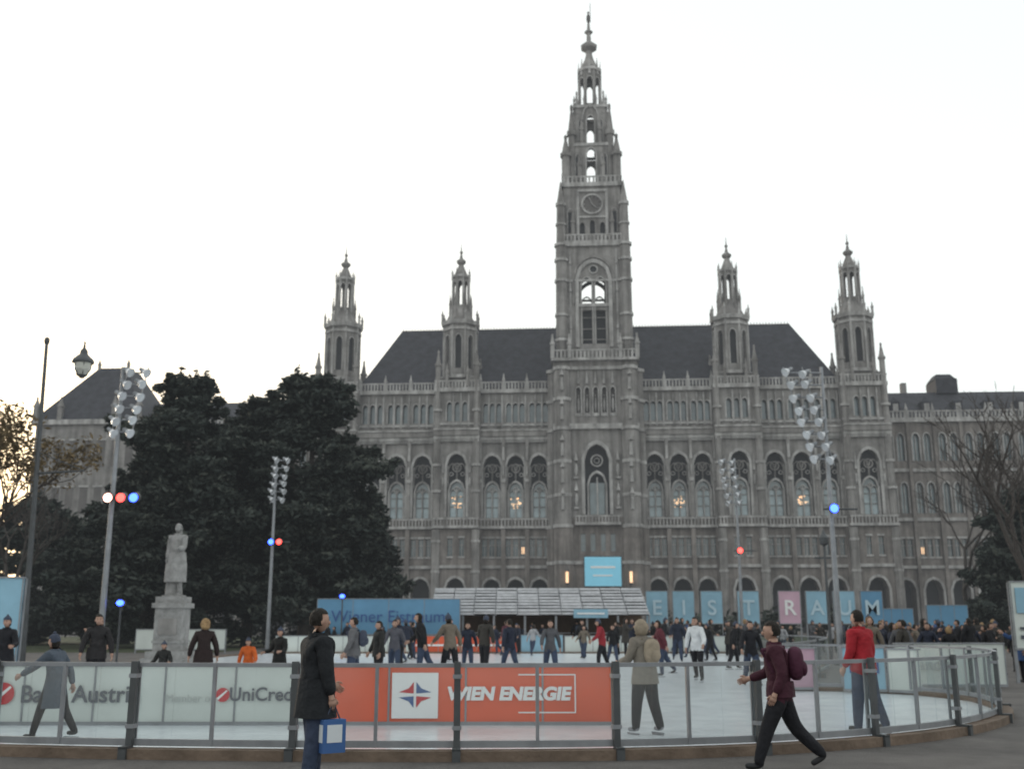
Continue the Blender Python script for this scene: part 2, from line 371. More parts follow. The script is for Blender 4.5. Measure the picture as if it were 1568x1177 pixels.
for k in range(4):
    side(k,3.4)
    zt=75.9
    b.wall(-3.4,3.4,70.2,77.6,[(0,1.45,70.8,zt,1.4)],.45,STONE,None)
    for x in(-2.1,2.1): b.box(x-.38,x+.38,-.02,.1,71.4,75.4,VOID); b.rim(x,.76,71.4,75.4,1.4,.14,-.14,0,LIGHT)
    b.rim(0,1.45,70.8,zt,1.4,.22,-.22,0,LIGHT)
    b.box(-3.5,3.5,-.2,.2,77.3,77.8,LIGHT)
    side(k,2.65)
    b.wall(-2.65,2.65,77.6,84.8,[(0,1.2,78.0,82.2,1.5)],.35,STONE,None)
    for x in(-1.6,1.6): b.box(x-.28,x+.28,-.02,.1,78.6,82,VOID); b.rim(x,.56,78.6,82,1.4,.12,-.12,0,LIGHT)
    b.rim(0,1.2,78.0,82.2,1.5,.18,-.15,0,LIGHT); b.rim(0,2.4,82.2,83.0,1.6,.18,-.3,0,LIGHT)
    b.box(-2.8,2.8,-.2,.2,84.5,85,LIGHT)
    for x in(-2.3,2.3,-1.0,1.0): b.pinn(x,0,84.8,87,.2,LIGHT)
b.mt=I
r=1.95; ap=r*math.cos(math.pi/8); fw=2*r*math.sin(math.pi/8)
for i in range(8):
    b.mt=T(0,TY)@RZ(i*math.pi/4)@T(0,-ap)
    b.wall(-fw/2,fw/2,84.9,92.2,[(0,.98,85.8,90.0,1.4)],.25,STONE,None,N=6); b.rim(0,.98,85.8,90.0,1.4,.12,-.12,0,LIGHT,6)
    b.prism(0,0,91.2,94.3,.28,.03,4,LIGHT); b.prism(fw/2,0,84.9,91,.17,.17,4,STONE); b.prism(fw/2,0,91,93,.2,.02,4,STONE)
b.mt=I
b.prism(0,TY,92,92.5,2.15,2.15,8,LIGHT)
b.lathe(0,TY,[(1.9,92.5),(1.35,93.4),(.8,94.6),(.55,95.6),(.6,96.2),(1.35,96.7),(1.45,97.2),(.9,97.7),(.42,98.1),(.36,99.5),(.75,99.9),(.3,100.3),(.2,101.6)],8,STONE)
b.ell((0,TY,102.5),(.35,.3,.9),DARKST,8,6); b.ell((0,TY,103.6),(.2,.2,.25),DARKST,8,6); b.tube((.3,TY,101.8),(.35,TY,105.5),.06,.04,5,DARKST)
b.obj('clock_tower',hall)

# roofs
b=B([SLATE,LIGHT,STONE,DARKST])
def hip(x0,x1,y0,y1,ze,zr,ry0,ry1,rx0,rx1):
    e=[(x0,y0,ze),(x1,y0,ze),(x1,y1,ze),(x0,y1,ze)]; q=[(rx0,ry0,zr),(rx1,ry0,zr),(rx1,ry1,zr),(rx0,ry1,zr)]
    for i in range(4): j=(i+1)%4; b.poly([e[i],e[j],q[j],q[i]],SLATE)
    b.poly(q,SLATE)
hip(-37.5,37.5,.4,26,37.6,50.2,11.5,14.5,-32.5,32.5)
for i in range(130): b.prism(-32.3+i*.5,11.5,50.2,50.75,.1,.02,4,DARKST)
b.box(-32.5,32.5,11.4,14.6,50.1,50.25,DARKST)
hip(-44,-37,.4,26,37.6,40,11,14,-42,-37); hip(37,44,.4,26,37.6,40,11,14,37,42)
b.box(-43.8,43.8,3.2,26,0,37.3,STONE); b.box(-43.8,43.8,1.5,3.19,37.0,37.4,STONE)
for sg in(-1,1): b.box(min(sg*43.8,sg*43.7),max(sg*43.8,sg*43.7),.01,3.2,0,37,STONE)
bw=b
b=B([STONE,LIGHT,DARKST,VOID,GLASS,PALEG,WARM,BSTONE])
NW={-1:11,1:13}
for sg in(-1,1):
    b.mt=T(0,4.5)
    for i in range(NW[sg]):
        xc=sg*(44+4*(i+.5)); w=4.0
        lowbay(xc,w,2.6)
        for lev,(z0,z1,zb,zs) in enumerate(((17,24.5,18,22),(24.5,32.6,26,29.6))):
            ops=[(xc-.85,1.05,zb,zs,1.3),(xc+.85,1.05,zb,zs,1.3)]
            b.wall(xc-2,xc+2,z0,z1,ops,.5,BSTONE,GLASS)
            for o in ops: b.rim(o[0],1.05,zb,zs,1.3,.18,-.15,0,LIGHT,6); b.box(o[0]-.05,o[0]+.05,.3,.45,zb,zs+.6,LIGHT)
            b.box(xc-2,xc+2,-.35,0,z0-.2,z0+.3,LIGHT)
        b.box(xc-2,xc+2,-.6,0,32.0,32.7,LIGHT)
        for q in range(7): b.box(xc-1.9+q*.57,xc-1.6+q*.57,-.5,-.35,32.7,33.6,LIGHT)
        b.box(xc-2,xc+2,-.55,-.3,33.6,33.8,LIGHT)
        b.box(xc-2.25,xc-1.75,-.5,-.002,0,32,BSTONE); b.pinn(xc-2,-.3,32.7,35.0,.25,LIGHT)
    b.mt=I
b.obj('side_wing_facades',hall)
b=bw
for sg in(-1,1):
    far=sg*(44+4*NW[sg]); xs=sorted((sg*43.9,far)); b.box(xs[0],xs[1],7.0,20,0,32.5,STONE)
    hip(xs[0],xs[1],4.6,22,32.9,38.3,12,15,xs[0]+(0 if sg>0 else 1),xs[1]-(4 if sg>0 else 0))
    for i in range(6):
        X=sg*(47+i*4.8); b.box(X-.7,X+.7,6,8.5,33.6,35.6,SLATE); b.prism(X,7,35.6,36.6,1.1,.05,4,SLATE); b.box(X-.4,X+.4,5.93,5.98,34,35.3,LIGHT)
b.box(55.2,58.6,11,16,38,40.4,SLATE); b.prism(56.9,13.5,40.4,41.4,2.6,1.6,4,SLATE)
b.box(50,50.8,12,13,38,40,STONE)
PX=-7.0
b.box(-83+PX,-66+PX,1.5,20,0,33.5,STONE)
for x in range(7):
    for z in(4,12,18.5,26):
        b.box(-81.6+x*2.3+PX,-80.4+x*2.3+PX,1.42,1.48,z,z+4.2,DARKST); b.box(-81.8+x*2.3+PX,-80.2+x*2.3+PX,1.3,1.495,z+4.2,z+4.5,LIGHT)
hip(-83.5+PX,-65.5+PX,1,20,33.5,43.5,7,12,-76+PX,-71+PX)
for x in(-83,-79,-70,-66): b.pinn(x+PX,1.2,33.5,37.5,.5,STONE)
b.pinn(-76+PX,7,43,45,.3,STONE); b.pinn(-71+PX,7,43,45,.3,STONE)
b.box(-83.5+PX,-65.5+PX,.9,1.5,32.8,33.6,LIGHT)
b.obj('roofs',hall)

# ------------------------------------------------------------ ground, rink
ASPH=mat('asphalt_ground',(.125,.115,.11),.85,.4,.8,bump=.4,bscale=30)
b=B([ASPH]); b.poly([(-900,-60,0),(900,-60,0),(900,1500,0),(-900,1500,0)],ASPH); b.obj('ground')
GRASS=mat('winter_grass',(.05,.06,.03),.95,.4,1.5,bump=.5,bscale=20)
b=B([GRASS]); b.poly([(-80,62,.004),(-17,62,.004),(-17,140,.004),(-80,140,.004)],GRASS); b.poly([(26,70,.004),(90,70,.004),(90,140,.004),(26,140,.004)],GRASS); b.obj('lawn')
ICE=mat('ice',(.70,.74,.78),.22,.16,1.2,bump=.12,bscale=6,spec=.5)
front=[(-14.5,17.5),(-12.5,16.0),(-10.4,15.1),(-8.5,14.45),(-6.6,13.95),(-4.7,13.6),(-2.66,13.4),(-.67,13.35),(1.27,13.5),(3.12,14.0),(4.9,14.95),(6.6,16.35),(8.1,18.3),(9.1,20.5),(9.55,22.7),(9.1,24.7),(7.9,25.9),(6.4,26.3)]
rest=[(9.3,33),(12.2,43),(12.2,59),(-13.5,59),(-15.5,40)]
b=B([ICE]); b.poly([(x,y,.035) for x,y in front+rest],ICE); b.obj('ice_rink')
WOOD=mat('wooden_plinth',(.17,.125,.095),.8,.4,2,bump=.3,bscale=10)
WRAIL=mat('white_kick_board',(.42,.43,.45),.6,.2,2)
def strip(b,pts,off0,off1,z0,z1,m):
    n=len(pts); P=[]
    for i,p in enumerate(pts):
        a=Vector(pts[max(0,i-1)]);c=Vector(pts[min(n-1,i+1)])
        d=(c-a).normalized(); nr=Vector((d.y,-d.x)); p=Vector(p); P.append((p+nr*off0,p+nr*off1))
    for i in range(n-1):
        (a0,a1),(c0,c1)=P[i],P[(i+1)%n]
        b.mesh([(a0.x,a0.y,z0),(a1.x,a1.y,z0),(c1.x,c1.y,z0),(c0.x,c0.y,z0),(a0.x,a0.y,z1),(a1.x,a1.y,z1),(c1.x,c1.y,z1),(c0.x,c0.y,z1)],
          [(0,1,5,4),(1,2,6,5),(2,3,7,6),(3,0,4,7),(4,5,6,7)],m)
def smooth(pts,k=4):
    out=[];n=len(pts)
    for i in range(n-1):
        p0=Vector(pts[max(0,i-1)]);p1=Vector(pts[i]);p2=Vector(pts[i+1]);p3=Vector(pts[min(n-1,i+2)])
        for j in range(k):
            t=j/k; q=.5*((2*p1)+(p2-p0)*t+(2*p0-5*p1+4*p2-p3)*t*t+(3*p1-p0-3*p2+p3)*t**3); out.append((q.x,q.y))
    out.append(tuple(pts[-1])); return out
sf=smooth(front)
b=B([WOOD,WRAIL])
strip(b,sf,-.02,.22,0,.12,WOOD)
strip(b,rest+[front[0]],-.02,.2,0,.12,WOOD)
b.obj('rink_kerb')
FG=bpy.data.materials.new('clear_panel'); FG.use_nodes=True
nt=FG.node_tree; nt.nodes.clear()
o=nt.nodes.new('ShaderNodeOutputMaterial'); mx=nt.nodes.new('ShaderNodeMixShader'); tr=nt.nodes.new('ShaderNodeBsdfTransparent'); gl=nt.nodes.new('ShaderNodeBsdfGlossy')
nz=nt.nodes.new('ShaderNodeTexNoise'); nz.inputs['Scale'].default_value=1.5; mm=nt.nodes.new('ShaderNodeMapRange'); mm.inputs['To Min'].default_value=.02; mm.inputs['To Max'].default_value=.16
nt.links.new(nz.outputs['Fac'],mm.inputs['Value']); nt.links.new(mm.outputs['Result'],mx.inputs['Fac'])
gl.inputs['Roughness'].default_value=.25; tr.inputs['Color'].default_value=(.94,.96,.96,1)
nt.links.new(tr.outputs[0],mx.inputs[1]); nt.links.new(gl.outputs[0],mx.inputs[2]); nt.links.new(mx.outputs[0],o.inputs[0])
def fence(name,pts):
    b=B([METAL,FG,DMETAL,WRAIL])
    s=smooth(pts)
    strip(b,s,-.02,.04,.14,.22,METAL); strip(b,s,-.025,.045,1.08,1.13,METAL)
    strip(b,s,.0,.02,.22,1.08,FG)
    for i,p in enumerate(pts):
        a=Vector(pts[max(0,i-1)]);c=Vector(pts[min(len(pts)-1,i+1)]); d=(c-a).normalized()
        ang=math.atan2(d.y,d.x)
        b.mt=T(p[0],p[1])@RZ(ang)
        b.box(-.04,.04,-.11,-.045,0.0,1.15,DMETAL); b.box(-.05,.05,-.26,-.22,0,.14,DMETAL); b.box(-.05,.05,-.26,-.11,.121,.15,DMETAL); b.box(-.03,.03,.025,.05,.15,1.12,METAL)
        for z in(.35,.95): b.box(-.055,.055,-.12,.0,z,z+.05,METAL)
        if i<len(pts)-1:
            q=s[i*4+2]; b.mt=T(q[0],q[1])@RZ(math.atan2(pts[i+1][1]-p[1],pts[i+1][0]-p[0])); b.box(-.02,.02,-.05,.0,.15,1.12,METAL)
    b.mt=I
    return b.obj(name)
fence('rink_fence',front)
fence('rink_fence',[(6.4,26.3),(9.3,33),(12.2,43),(12.2,59)])

# ------------------------------------------------------------ text helper
def text(name,body,size,loc,parent,m,rz=0,align='CENTER',bold=0,ext=.004,sx=1,shear=0):
    c=bpy.data.curves.new(name,'FONT'); c.body=body; c.size=size; c.extrude=ext; c.align_x=align; c.align_y='CENTER'; c.offset=bold; c.shear=shear
    c.materials.append(m); o=bpy.data.objects.new(name,c); o.location=loc; o.rotation_euler=(R(90),0,rz); o.scale=(sx,1,1); col.objects.link(o); o.parent=parent; return o
WPAN=mat('white_panel',(.60,.64,.61),.45,.12,.7)
ORANGE=mat('orange_panel',(.70,.115,.05),.5,.16,.7)
RED=mat('red_print',(.50,.03,.04),.5,.1)
BLK=mat('dark_print',(.09,.10,.12),.5,.1)
BLUEP=mat('blue_panel',(.12,.28,.44),.5,.15,.5)
LBLUE=mat('light_blue_panel',(.27,.46,.58),.5,.2,.5)
PINK=mat('pink_panel',(.58,.38,.47),.5,.1)
WHT=mat('white_print',(.80,.80,.80),.5,.04)
GREYP=mat('grey_print',(.45,.47,.46),.5,.05)
DBLUE=mat('dark_blue_print',(.05,.11,.28),.5,.1)
PBL=mat('pale_blue_print',(.46,.60,.68),.5,.1)
def board(name,x0,x1,y,z0,z1,m,n=4,cap=True,rz=0,legs=False):
    b=B([m,METAL,WPAN])
    L=x1-x0
    b.mt=T(x0,y)@RZ(rz)
    b.box(0,L,0,.06,z0,z1,m)
    if cap: b.box(-.02,L+.02,-.03,.1,z1,z1+.035,METAL); b.box(0,L,-.02,-.001,z0-.01,z0+.05,METAL)
    for i in range(n+1): b.box(L*i/n-.015,L*i/n+.015,-.015,-.001,z0,z1,METAL)
    if legs:
        for i in range(n+1): b.box(L*i/n-.04,L*i/n+.04,.06,.14,0,z1,METAL)
    return b.obj(name)
bd=board('advertising_board',-11.2,-3.3,17.4,.04,.94,WPAN,7)
text('lettering','Bank Austria',.37,(-6.9,17.37,.50),bd,BLK,bold=.006)
text('small_lettering','Member of',.17,(-5.15,17.37,.44),bd,GREYP)
text('partner_lettering','UniCredit',.29,(-3.93,17.37,.50),bd,BLK,bold=.005)
def disc(name,x,y,z,r,m,par):
    b=B([m,WHT]); b.poly([(x+r*math.cos(t*.2618),y,z+r*math.sin(t*.2618)) for t in range(24)],m)
    b.mesh([(x-r*.9,y-.003,z-r*.5),(x-r*.6,y-.003,z-r*.7),(x+r*.7,y-.003,z+r*.55),(x+r*.55,y-.003,z+r*.7)],[(0,1,2,3)],WHT)
    return b.obj(name,par)
disc('red_disc',-8.12,17.37,.52,.17,RED,bd); disc('red_disc',-4.62,17.37,.50,.11,RED,bd)
bd=board('advertising_board',-3.2,1.72,17.4,.04,.94,ORANGE,4)
b=B([WHT,RED,DBLUE])
b.poly([(-1.92,17.375,.14),(-1.18,17.375,.14),(-1.18,17.375,.84),(-1.92,17.375,.84)],WHT)
for sx,sz,m in((-1,1,RED),(1,1,DBLUE),(-1,-1,DBLUE),(1,-1,RED)):
    cx,cz=-1.55,.50
    b.mesh([(cx+sx*.02,17.37,cz+sz*.02),(cx+sx*.26,17.37,cz+sz*.04),(cx+sx*.10,17.37,cz+sz*.10),(cx+sx*.02,17.37,cz+sz*.2)],[(0,1,2,3)],m)
for (x0,x1,z0,z1) in((.1,1.02,.80,.82),(.1,1.02,.22,.24),(1.0,1.02,.24,.80)): b.poly([(x0,17.376,z0),(x1,17.376,z0),(x1,17.376,z1),(x0,17.376,z1)],WHT)
b.obj('logo_panel',bd)
text('lettering','WIEN ENERGIE',.27,(-.06,17.368,.51),bd,WHT,bold=.014,sx=1.08,shear=.15)
bd=board('advertising_board',6.35,7.3,26.0,.08,1.02,PINK,1)
bd=board('advertising_board',7.75,8.7,25.35,.08,1.05,LBLUE,1,rz=R(-12)); text('lettering','Ford',.36,(8.2,25.2,.6),bd,DBLUE,bold=.006,rz=R(-12))
bd=board('advertising_board',8.72,9.5,25.1,.08,1.02,WPAN,1,rz=R(-50))
bd=board('advertising_board',9.8,12.6,27.6,.06,1.1,WPAN,2); text('lettering','Skandia',.42,(10.6,27.56,.6),bd,GREYP,bold=.005)
bd=board('advertising_board',-13,-5.6,59.2,.05,.95,WPAN,6); bd=board('advertising_board',-5.5,.3,59.2,.05,.95,ORANGE,4)
b=B([WHT]); b.box(-5.3,.1,59.15,59.19,.42,.52,WHT); b.obj('white_stripe',bd)
bd=board('advertising_board',.5,2.8,59.2,.05,1.0,LBLUE,2); bd=board('advertising_board',2.9,12.2,59.2,.05,.95,WPAN,6)

bd=board('blue_banner',-11.2,-3.0,61.5,1.0,3.0,BLUEP,4,legs=True)
text('lettering','Wiener Eistraum',.95,(-7.1,61.44,2.0),bd,DBLUE,bold=.0)
WSL=mat('white_slats',(.56,.56,.58),.6,.25,2)
DARKW=mat('stall_timber',(.12,.08,.055),.8,.3,2)
st=empty('refreshment_stall')
b=B([WSL,METAL,DARKW,WARM,LBLUE])
for i in range(9):
    t=i/9; y=62.6+t*4.4; z=2.15+t*1.7
    for j in range(10):
        x0=-4.8+j*1.29; b.box(x0,x0+1.22,y,y+.5,z+rnd.uniform(-.03,.03),z+.13,WSL)
b.mesh([(-4.8,62.7,2.1),(8.1,62.7,2.1),(8.1,67.2,3.75),(-4.8,67.2,3.75)],[(0,1,2,3)],METAL)
for j in range(8):
    x=-4.7+j*1.82; b.box(x-.06,x+.06,62.8,62.92,0,2.1,METAL); b.box(x-.06,x+.06,67,67.12,0,3.7,METAL)
b.box(-4.6,8,66,66.2,0,3.2,DARKW); b.box(-4.6,8,64.4,64.9,0,1.05,DARKW); b.box(-4.6,8,64.3,65,1.05,1.1,WSL)
for j in range(11): b.ell((-4+j*1.15,65.9,2.4),(.09,.09,.09),WARM,6,4)
b.obj('slatted_roof_and_counter',st)
b=B([LBLUE,WHT]); b.box(3.6,5.6,62.4,62.5,1.95,2.45,LBLUE); b.box(3.8,5.4,62.37,62.4,2.15,2.25,WHT); b.obj('sign',st)
letters='EISTRAUM'; xs=[9.5,11.25,13.1,15.5,18.2,20.0,21.8,23.6]
pc=[LBLUE,LBLUE,LBLUE,LBLUE,PINK,LBLUE,LBLUE,BLUEP]
for ch,x,m in zip(letters,xs,pc):
    bd=board('letter_panel',x-.7,x+.7,70,1.6,3.7,m,1,legs=True)
    text('letter',ch,1.35,(x,69.95,2.6),bd,PBL if m is not PINK else WHT,bold=.02)
sn=empty('event_screen')
SCR=mat('screen_surface',(.2,.5,.65),.4,.1,.5,emit=(.16,.42,.55),es=.3)
b=B([SCR,DMETAL,WHT]); b.box(10.0,15.4,148,148.3,6.6,10.9,DMETAL); b.box(10.15,15.25,147.95,147.99,6.75,10.75,SCR)
for x in(10.3,15.1): b.box(x-.2,x+.2,148.3,148.7,0,10.8,DMETAL)
for x in(11.6,12.8): b.box(x,x+.25,148.3,148.7,0,6.6,DMETAL)
b.box(11,14.4,147.9,147.94,9.2,9.5,WHT); b.box(11.3,14,147.9,147.94,8.1,8.3,WHT)
b.obj('screen',sn)
bd=board('blue_hoarding',-13.6,-11.5,25,.1,2.65,LBLUE,2,legs=True)
bd=board('information_sign',14.05,15.6,30,.9,2.75,WPAN,1,legs=True); b=B([LBLUE,BLK]); b.box(14.15,15.5,29.95,29.98,1.9,2.6,LBLUE); b.box(14.2,15.3,29.95,29.98,1.2,1.3,BLK); b.box(14.2,15.1,29.95,29.98,1.45,1.52,BLK); b.obj('print',bd)
for x0,x1,y,z1,m in((24.8,27,72,2.6,BLUEP),(29.5,32.4,76,2.9,BLUEP),(-21,-16,60,1.3,WPAN)):
    board('hoarding',x0,x1,y,.2,z1,m,3,legs=True)

# ------------------------------------------------------------ lighting masts
LAMPF=mat('lamp_reflector',(.62,.64,.67),.25,.15,2,metal=.2)
def em(name,c,s): return mat(name,c,.4,.05,emit=c,es=s)
EB=em('blue_light',(.03,.08,1),9); ER=em('red_light',(1,.05,.04),6); EW=em('pale_red_light',(1,.45,.35),7)
def mast(x,y,H,ah,face,zl,cols,lean=0.):
    e=empty('floodlight_mast')
    b=B([METAL,DMETAL,LAMPF])
    b.prism(x,y,0,.12,.3,.3,8,DMETAL,sm=False)
    b.tube((x,y,0),(x,y,H),.13,.07,10,METAL)
    n=max(6,int(ah/.48)); r=random.Random(int(x*10))
    ox=lambda z:lean*(z-(H-ah))/ah+face*.12
    for i in range(n):
        z=H-ah+ah*(i+.5)/n; cx0=x+ox(z)
        b.tube((x,y-.05,z),(cx0+math.copysign(.5,lean or 1),y-.05,z),.035,.035,6,METAL); b.tube((cx0-.4,y-.05,z),(cx0+.4,y-.05,z),.03,.03,6,METAL)
        for sx in(-.33,.33):
            c=Vector((cx0+sx+r.uniform(-.05,.05),y-.2,z+r.uniform(-.05,.05))); d=Vector((face*.85+r.uniform(-.1,.1),-.35,-.55)).normalized()
            b.tube(c-d*.08,c+d*.16,.08,.2,10,LAMPF); b.tube(c+d*.14,c+d*.141,.19,.01,10,LAMPF); b.tube(c-d*.28,c-d*.08,.07,.1,8,METAL,cap=True)
            b.tube(c,(c.x,y-.05,z),.025,.025,5,DMETAL)
    for sx in(-.4,.4): b.tube((x+ox(H-ah)+sx,y,H-ah),(x+ox(H)+sx,y,H),.025,.025,5,METAL)
    b.tube((x-.3,y,zl),(x+1.1,y,zl),.04,.04,6,DMETAL)
    for k,m in enumerate(cols):
        cx=x+.0+k*.5; b.tube((cx,y-.1,zl+.05),(cx,y-.45,zl-.02),.17,.2,10,DMETAL,cap=True)
    b.obj('pole_and_floodlights',e)
    for k,m in enumerate(cols):
        bb=B([m]); bb.ell((x+k*.5,y-.48,zl-.02),(.17,.07,.17),m,12,8); bb.obj('coloured_lamp',e)
mast(-15.7,41,11.7,2.9,1,6.4,[EW,ER,EB],.5)
mast(-15.0,66,12.0,3.0,1,6.6,[EB,ER],.2)
mast(13.1,43,12.2,4.2,-1,6.2,[EB],-1.1)
mast(14.6,68,12.2,3.2,-1,6.2,[ER],-.5)
for x,y,z in((-15.2,41.5,2.4),(-9.7,61,3.15)):
    b=B([DMETAL,EB]); b.tube((x,y,0),(x,y,z-.1),.05,.04,6,DMETAL); b.tube((x,y+.2,z),(x,y-.1,z),.12,.16,10,DMETAL,cap=True); b.ell((x,y-.12,z),(.15,.07,.11),EB,12,8); b.obj('blue_spotlight')
e=empty('suspended_street_lamp')
b=B([DMETAL,METAL])
b.tube((-18.6,41,0),(-18.9,41,12.7),.13,.07,8,DMETAL); b.ell((-18.9,41,12.8),(.12,.12,.18),DMETAL,8,6)
b.tube((-18.7,41,7.4),(-16.9,41,7.5),.05,.035,6,DMETAL); b.tube((-18.7,41,8.2),(-16.9,41,7.5),.02,.02,5,DMETAL)
for a,c in(((-18.9,41,12.9),(-17.35,41,12.75)),((-17.35,41,12.75),(-15.7,41,11.7))): b.tube(a,c,.012,.012,5,DMETAL)
b.lathe(-17.35,41,[(.02,12.8),(.06,12.5),(.14,12.4),(.16,12.25),(.40,12.02),(.44,11.9),(.40,11.86)],12,DMETAL)
for i in range(6):
    a=i*math.pi/3; b.tube((-17.35+.37*math.cos(a),41+.37*math.sin(a),11.88),(-17.35+.2*math.cos(a),41+.2*math.sin(a),11.35),.02,.02,4,DMETAL)
b.prism(-17.35,41,11.25,11.38,.08,.2,8,DMETAL)
b.obj('post_and_lantern',e)
LG=mat('lantern_glass',(.5,.5,.46),.2,.1)
b=B([LG]); b.lathe(-17.35,41,[(.36,11.88),(.33,11.6),(.18,11.38)],12,LG); b.obj('globe',e)
b=B([DMETAL,LG]); x,y,H=14.8,50,5.2; b.tube((x,y,0),(x,y,H),.09,.05,8,DMETAL); b.box(x-.5,x+.5,y-.03,y+.03,H-.6,H-.5,DMETAL); b.lathe(x,y,[(.05,H),(.2,H+.1),(.24,H+.4),(.1,H+.6),(.02,H+.8)],8,DMETAL); b.obj('street_lamp')

# ------------------------------------------------------------ people
JK=mat('jacket',(1,1,1),.85,.3,5,objcol=True,bump=.5,bscale=9)
TRD=mat('dark_trousers',(.018,.018,.022),.9,.3,5,bump=.4,bscale=9); TRJ=mat('denim',(.045,.06,.10),.9,.3,6,bump=.4,bscale=9)
SKIN=mat('skin',(.42,.26,.20),.6,.1,5); HAIRD=mat('dark_hair',(.02,.016,.013),.7,.3,12,bump=.6,bscale=25); HAIRB=mat('blond_fur',(.38,.25,.13),.8,.5,14,bump=.8,bscale=20)
SHOE=mat('boots',(.03,.03,.032),.6,.2,5); WBOOT=mat('skates',(.25,.25,.27),.5,.2,5); EYE=mat('eye',(.03,.02,.02),.3,.1)
KNIT=mat('knit_cap',(.06,.07,.10),.95,.3,20); PACK=mat('backpack',(.07,.02,.04),.8,.3,6,bump=.4); PACKB=mat('beige_pack',(.3,.25,.19),.85,.3,6,bump=.4); BAGB=mat('blue_bag',(.05,.12,.30),.6,.1); LMAT=mat('bag_label',(.62,.65,.68),.6,.05)
def body(H=1.75,legs=((0,0),(0,0)),arms=((5,10),(5,10)),lean=0,spread=.05,armout=(.12,.12),hair='short',coat=0,pack=None,skates=False,lod=2,bulk=1.15,mats=None,bag=False,leg=1.0):
    mats=mats or [JK,TRD,SKIN,HAIRD,SHOE,EYE,KNIT]
    b=B(list(mats)); s=H/1.75; ln=R(lean)
    up=Vector((0,math.sin(ln),math.cos(ln)))
    L=[];drop=0
    for sd,(a,k) in zip((-1,1),legs):
        a=R(a);k=R(k); hip=Vector((sd*.095,0,-.04))
        kn=hip+Vector((sd*spread*.5,.43*math.sin(a),-.43*math.cos(a)))
        an=kn+Vector((sd*spread*.5,.41*math.sin(a-k),-.41*math.cos(a-k)))
        L.append([hip,kn,an,a-k]); drop=max(drop,-an.z)
    base=.12 if skates else .075
    hz=drop+base
    P=Vector((0,0,hz))
    V=[];E=[];Rr=[];lab=[]
    def add(p,r,par=None,l=None):
        V.append(p);Rr.append(r)
        if par is not None: E.append((par,len(V)-1)); lab.append(l)
        return len(V)-1
    bk=bulk
    p0=add(P.copy(),.135*bk); w=add(P+up*.17,.125*bk,p0,0); ch=add(P+up*.34,.145*bk,w,0); uc=add(P+up*.46,.105*bk,ch,0); nk=add(P+up*.53,.062,uc,0); hd=add(P+up*.62,.055,nk,2)
    hands=[]
    for i,sd in enumerate((-1,1)):
        a,el=arms[i]; a=R(a);el=R(el);ao=armout[i]
        sh=P+up*.455+Vector((sd*.165,0,0))
        e_=sh+Vector((sd*ao,.28*math.sin(a),-.28*math.cos(a)))
        wv=Vector((sd*ao*.3,.25*math.sin(a+el),-.25*math.cos(a+el)))
        wr=e_+wv
        i1=add(sh,.078*bk,uc,0); i2=add(e_,.06*bk,i1,0); i3=add(wr,.045*bk,i2,0); hands.append((wr,wv.normalized(),sd))
    for i,sd in enumerate((-1,1)):
        hip,kn,an,ang=L[i]
        h1=add(P+hip,.108*bk,p0,0); k1=add(P+kn,.078*leg,h1,1); a1=add(P+an,.058*leg,k1,1)
        pit=max(-1.1,min(.2,ang*.8)) if legs[i][1]>15 else 0
        fd=Vector((sd*.02,math.cos(pit)*.16,math.sin(pit)*.16-.035))
        add(P+an+Vector((0,-.03,-.035)),.042,a1,4); add(P+an+fd,.036,len(V)-1,4)
        if skates:
            c=P+an+Vector((0,.05,-.09)); b.mesh([(c.x-.004,c.y-.15,c.z),(c.x+.004,c.y+.17,c.z),(c.x+.004,c.y+.15,c.z-.045),(c.x-.004,c.y-.13,c.z-.045)],[(0,1,2,3)],METAL)
    me=bpy.data.meshes.new('t'); me.from_pydata([tuple(v) for v in V],E,[]); ob=bpy.data.objects.new('t',me); col.objects.link(ob)
    md=ob.modifiers.new('s','SKIN'); sv=me.skin_vertices[0].data
    for i,r_ in enumerate(Rr): sv[i].radius=(r_,r_)
    sv[0].use_root=True
    ss=ob.modifiers.new('u','SUBSURF'); ss.levels=lod; ss.render_levels=lod
    dg=bpy.context.evaluated_depsgraph_get(); dg.update(); ev=ob.evaluated_get(dg); m2=ev.to_mesh()
    off=len(b.V)
    for v in m2.vertices: b.V.append(tuple(v.co))
    for f in m2.polygons:
        c=f.center; best=None
        for (i,j),lb in zip(E,lab):
            A,C=V[i],V[j]; d=C-A; t=max(0,min(1,(c-A).dot(d)/max(1e-9,d.dot(d)))); q=(c-(A+d*t)).length-(Rr[i]*(1-t)+Rr[j]*t)*.8
            if best is None or q<best[0]: best=(q,lb,t)
        lb=best[1]
        if lb==1 and c.z>hz-.13: lb=0
        b.F.append(tuple(off+k for k in f.vertices)); b.M.append(lb); b.S.append(True)
    ev.to_mesh_clear(); bpy.data.objects.remove(ob); bpy.data.meshes.remove(me)
    hc=P+up*.68+Vector((0,.015,0))
    def hf(q):
        if q.z<-.1: k=1+(q.z+.1)*.38; return Vector((q.x*k,q.y*k+(-q.z-.1)*.18,q.z))
        return q
    b.ell(hc,(.077,.097,.118),2,16,12,hf)
    b.ell(hc+Vector((0,.098,-.018)),(.014,.02,.024),2,8,6)
    for sx in(-1,1):
        b.ell(hc+Vector((sx*.078,-.005,-.01)),(.012,.022,.032),2,8,6); b.ell(hc+Vector((sx*.03,.086,.012)),(.012,.008,.007),5,8,5)
        b.box(hc.x+sx*.03-.018,hc.x+sx*.03+.018,hc.y+.086,hc.y+.094,hc.z+.032,hc.z+.037,3)
    b.ell(hc+Vector((0,.091,-.062)),(.022,.005,.004),5,8,5)
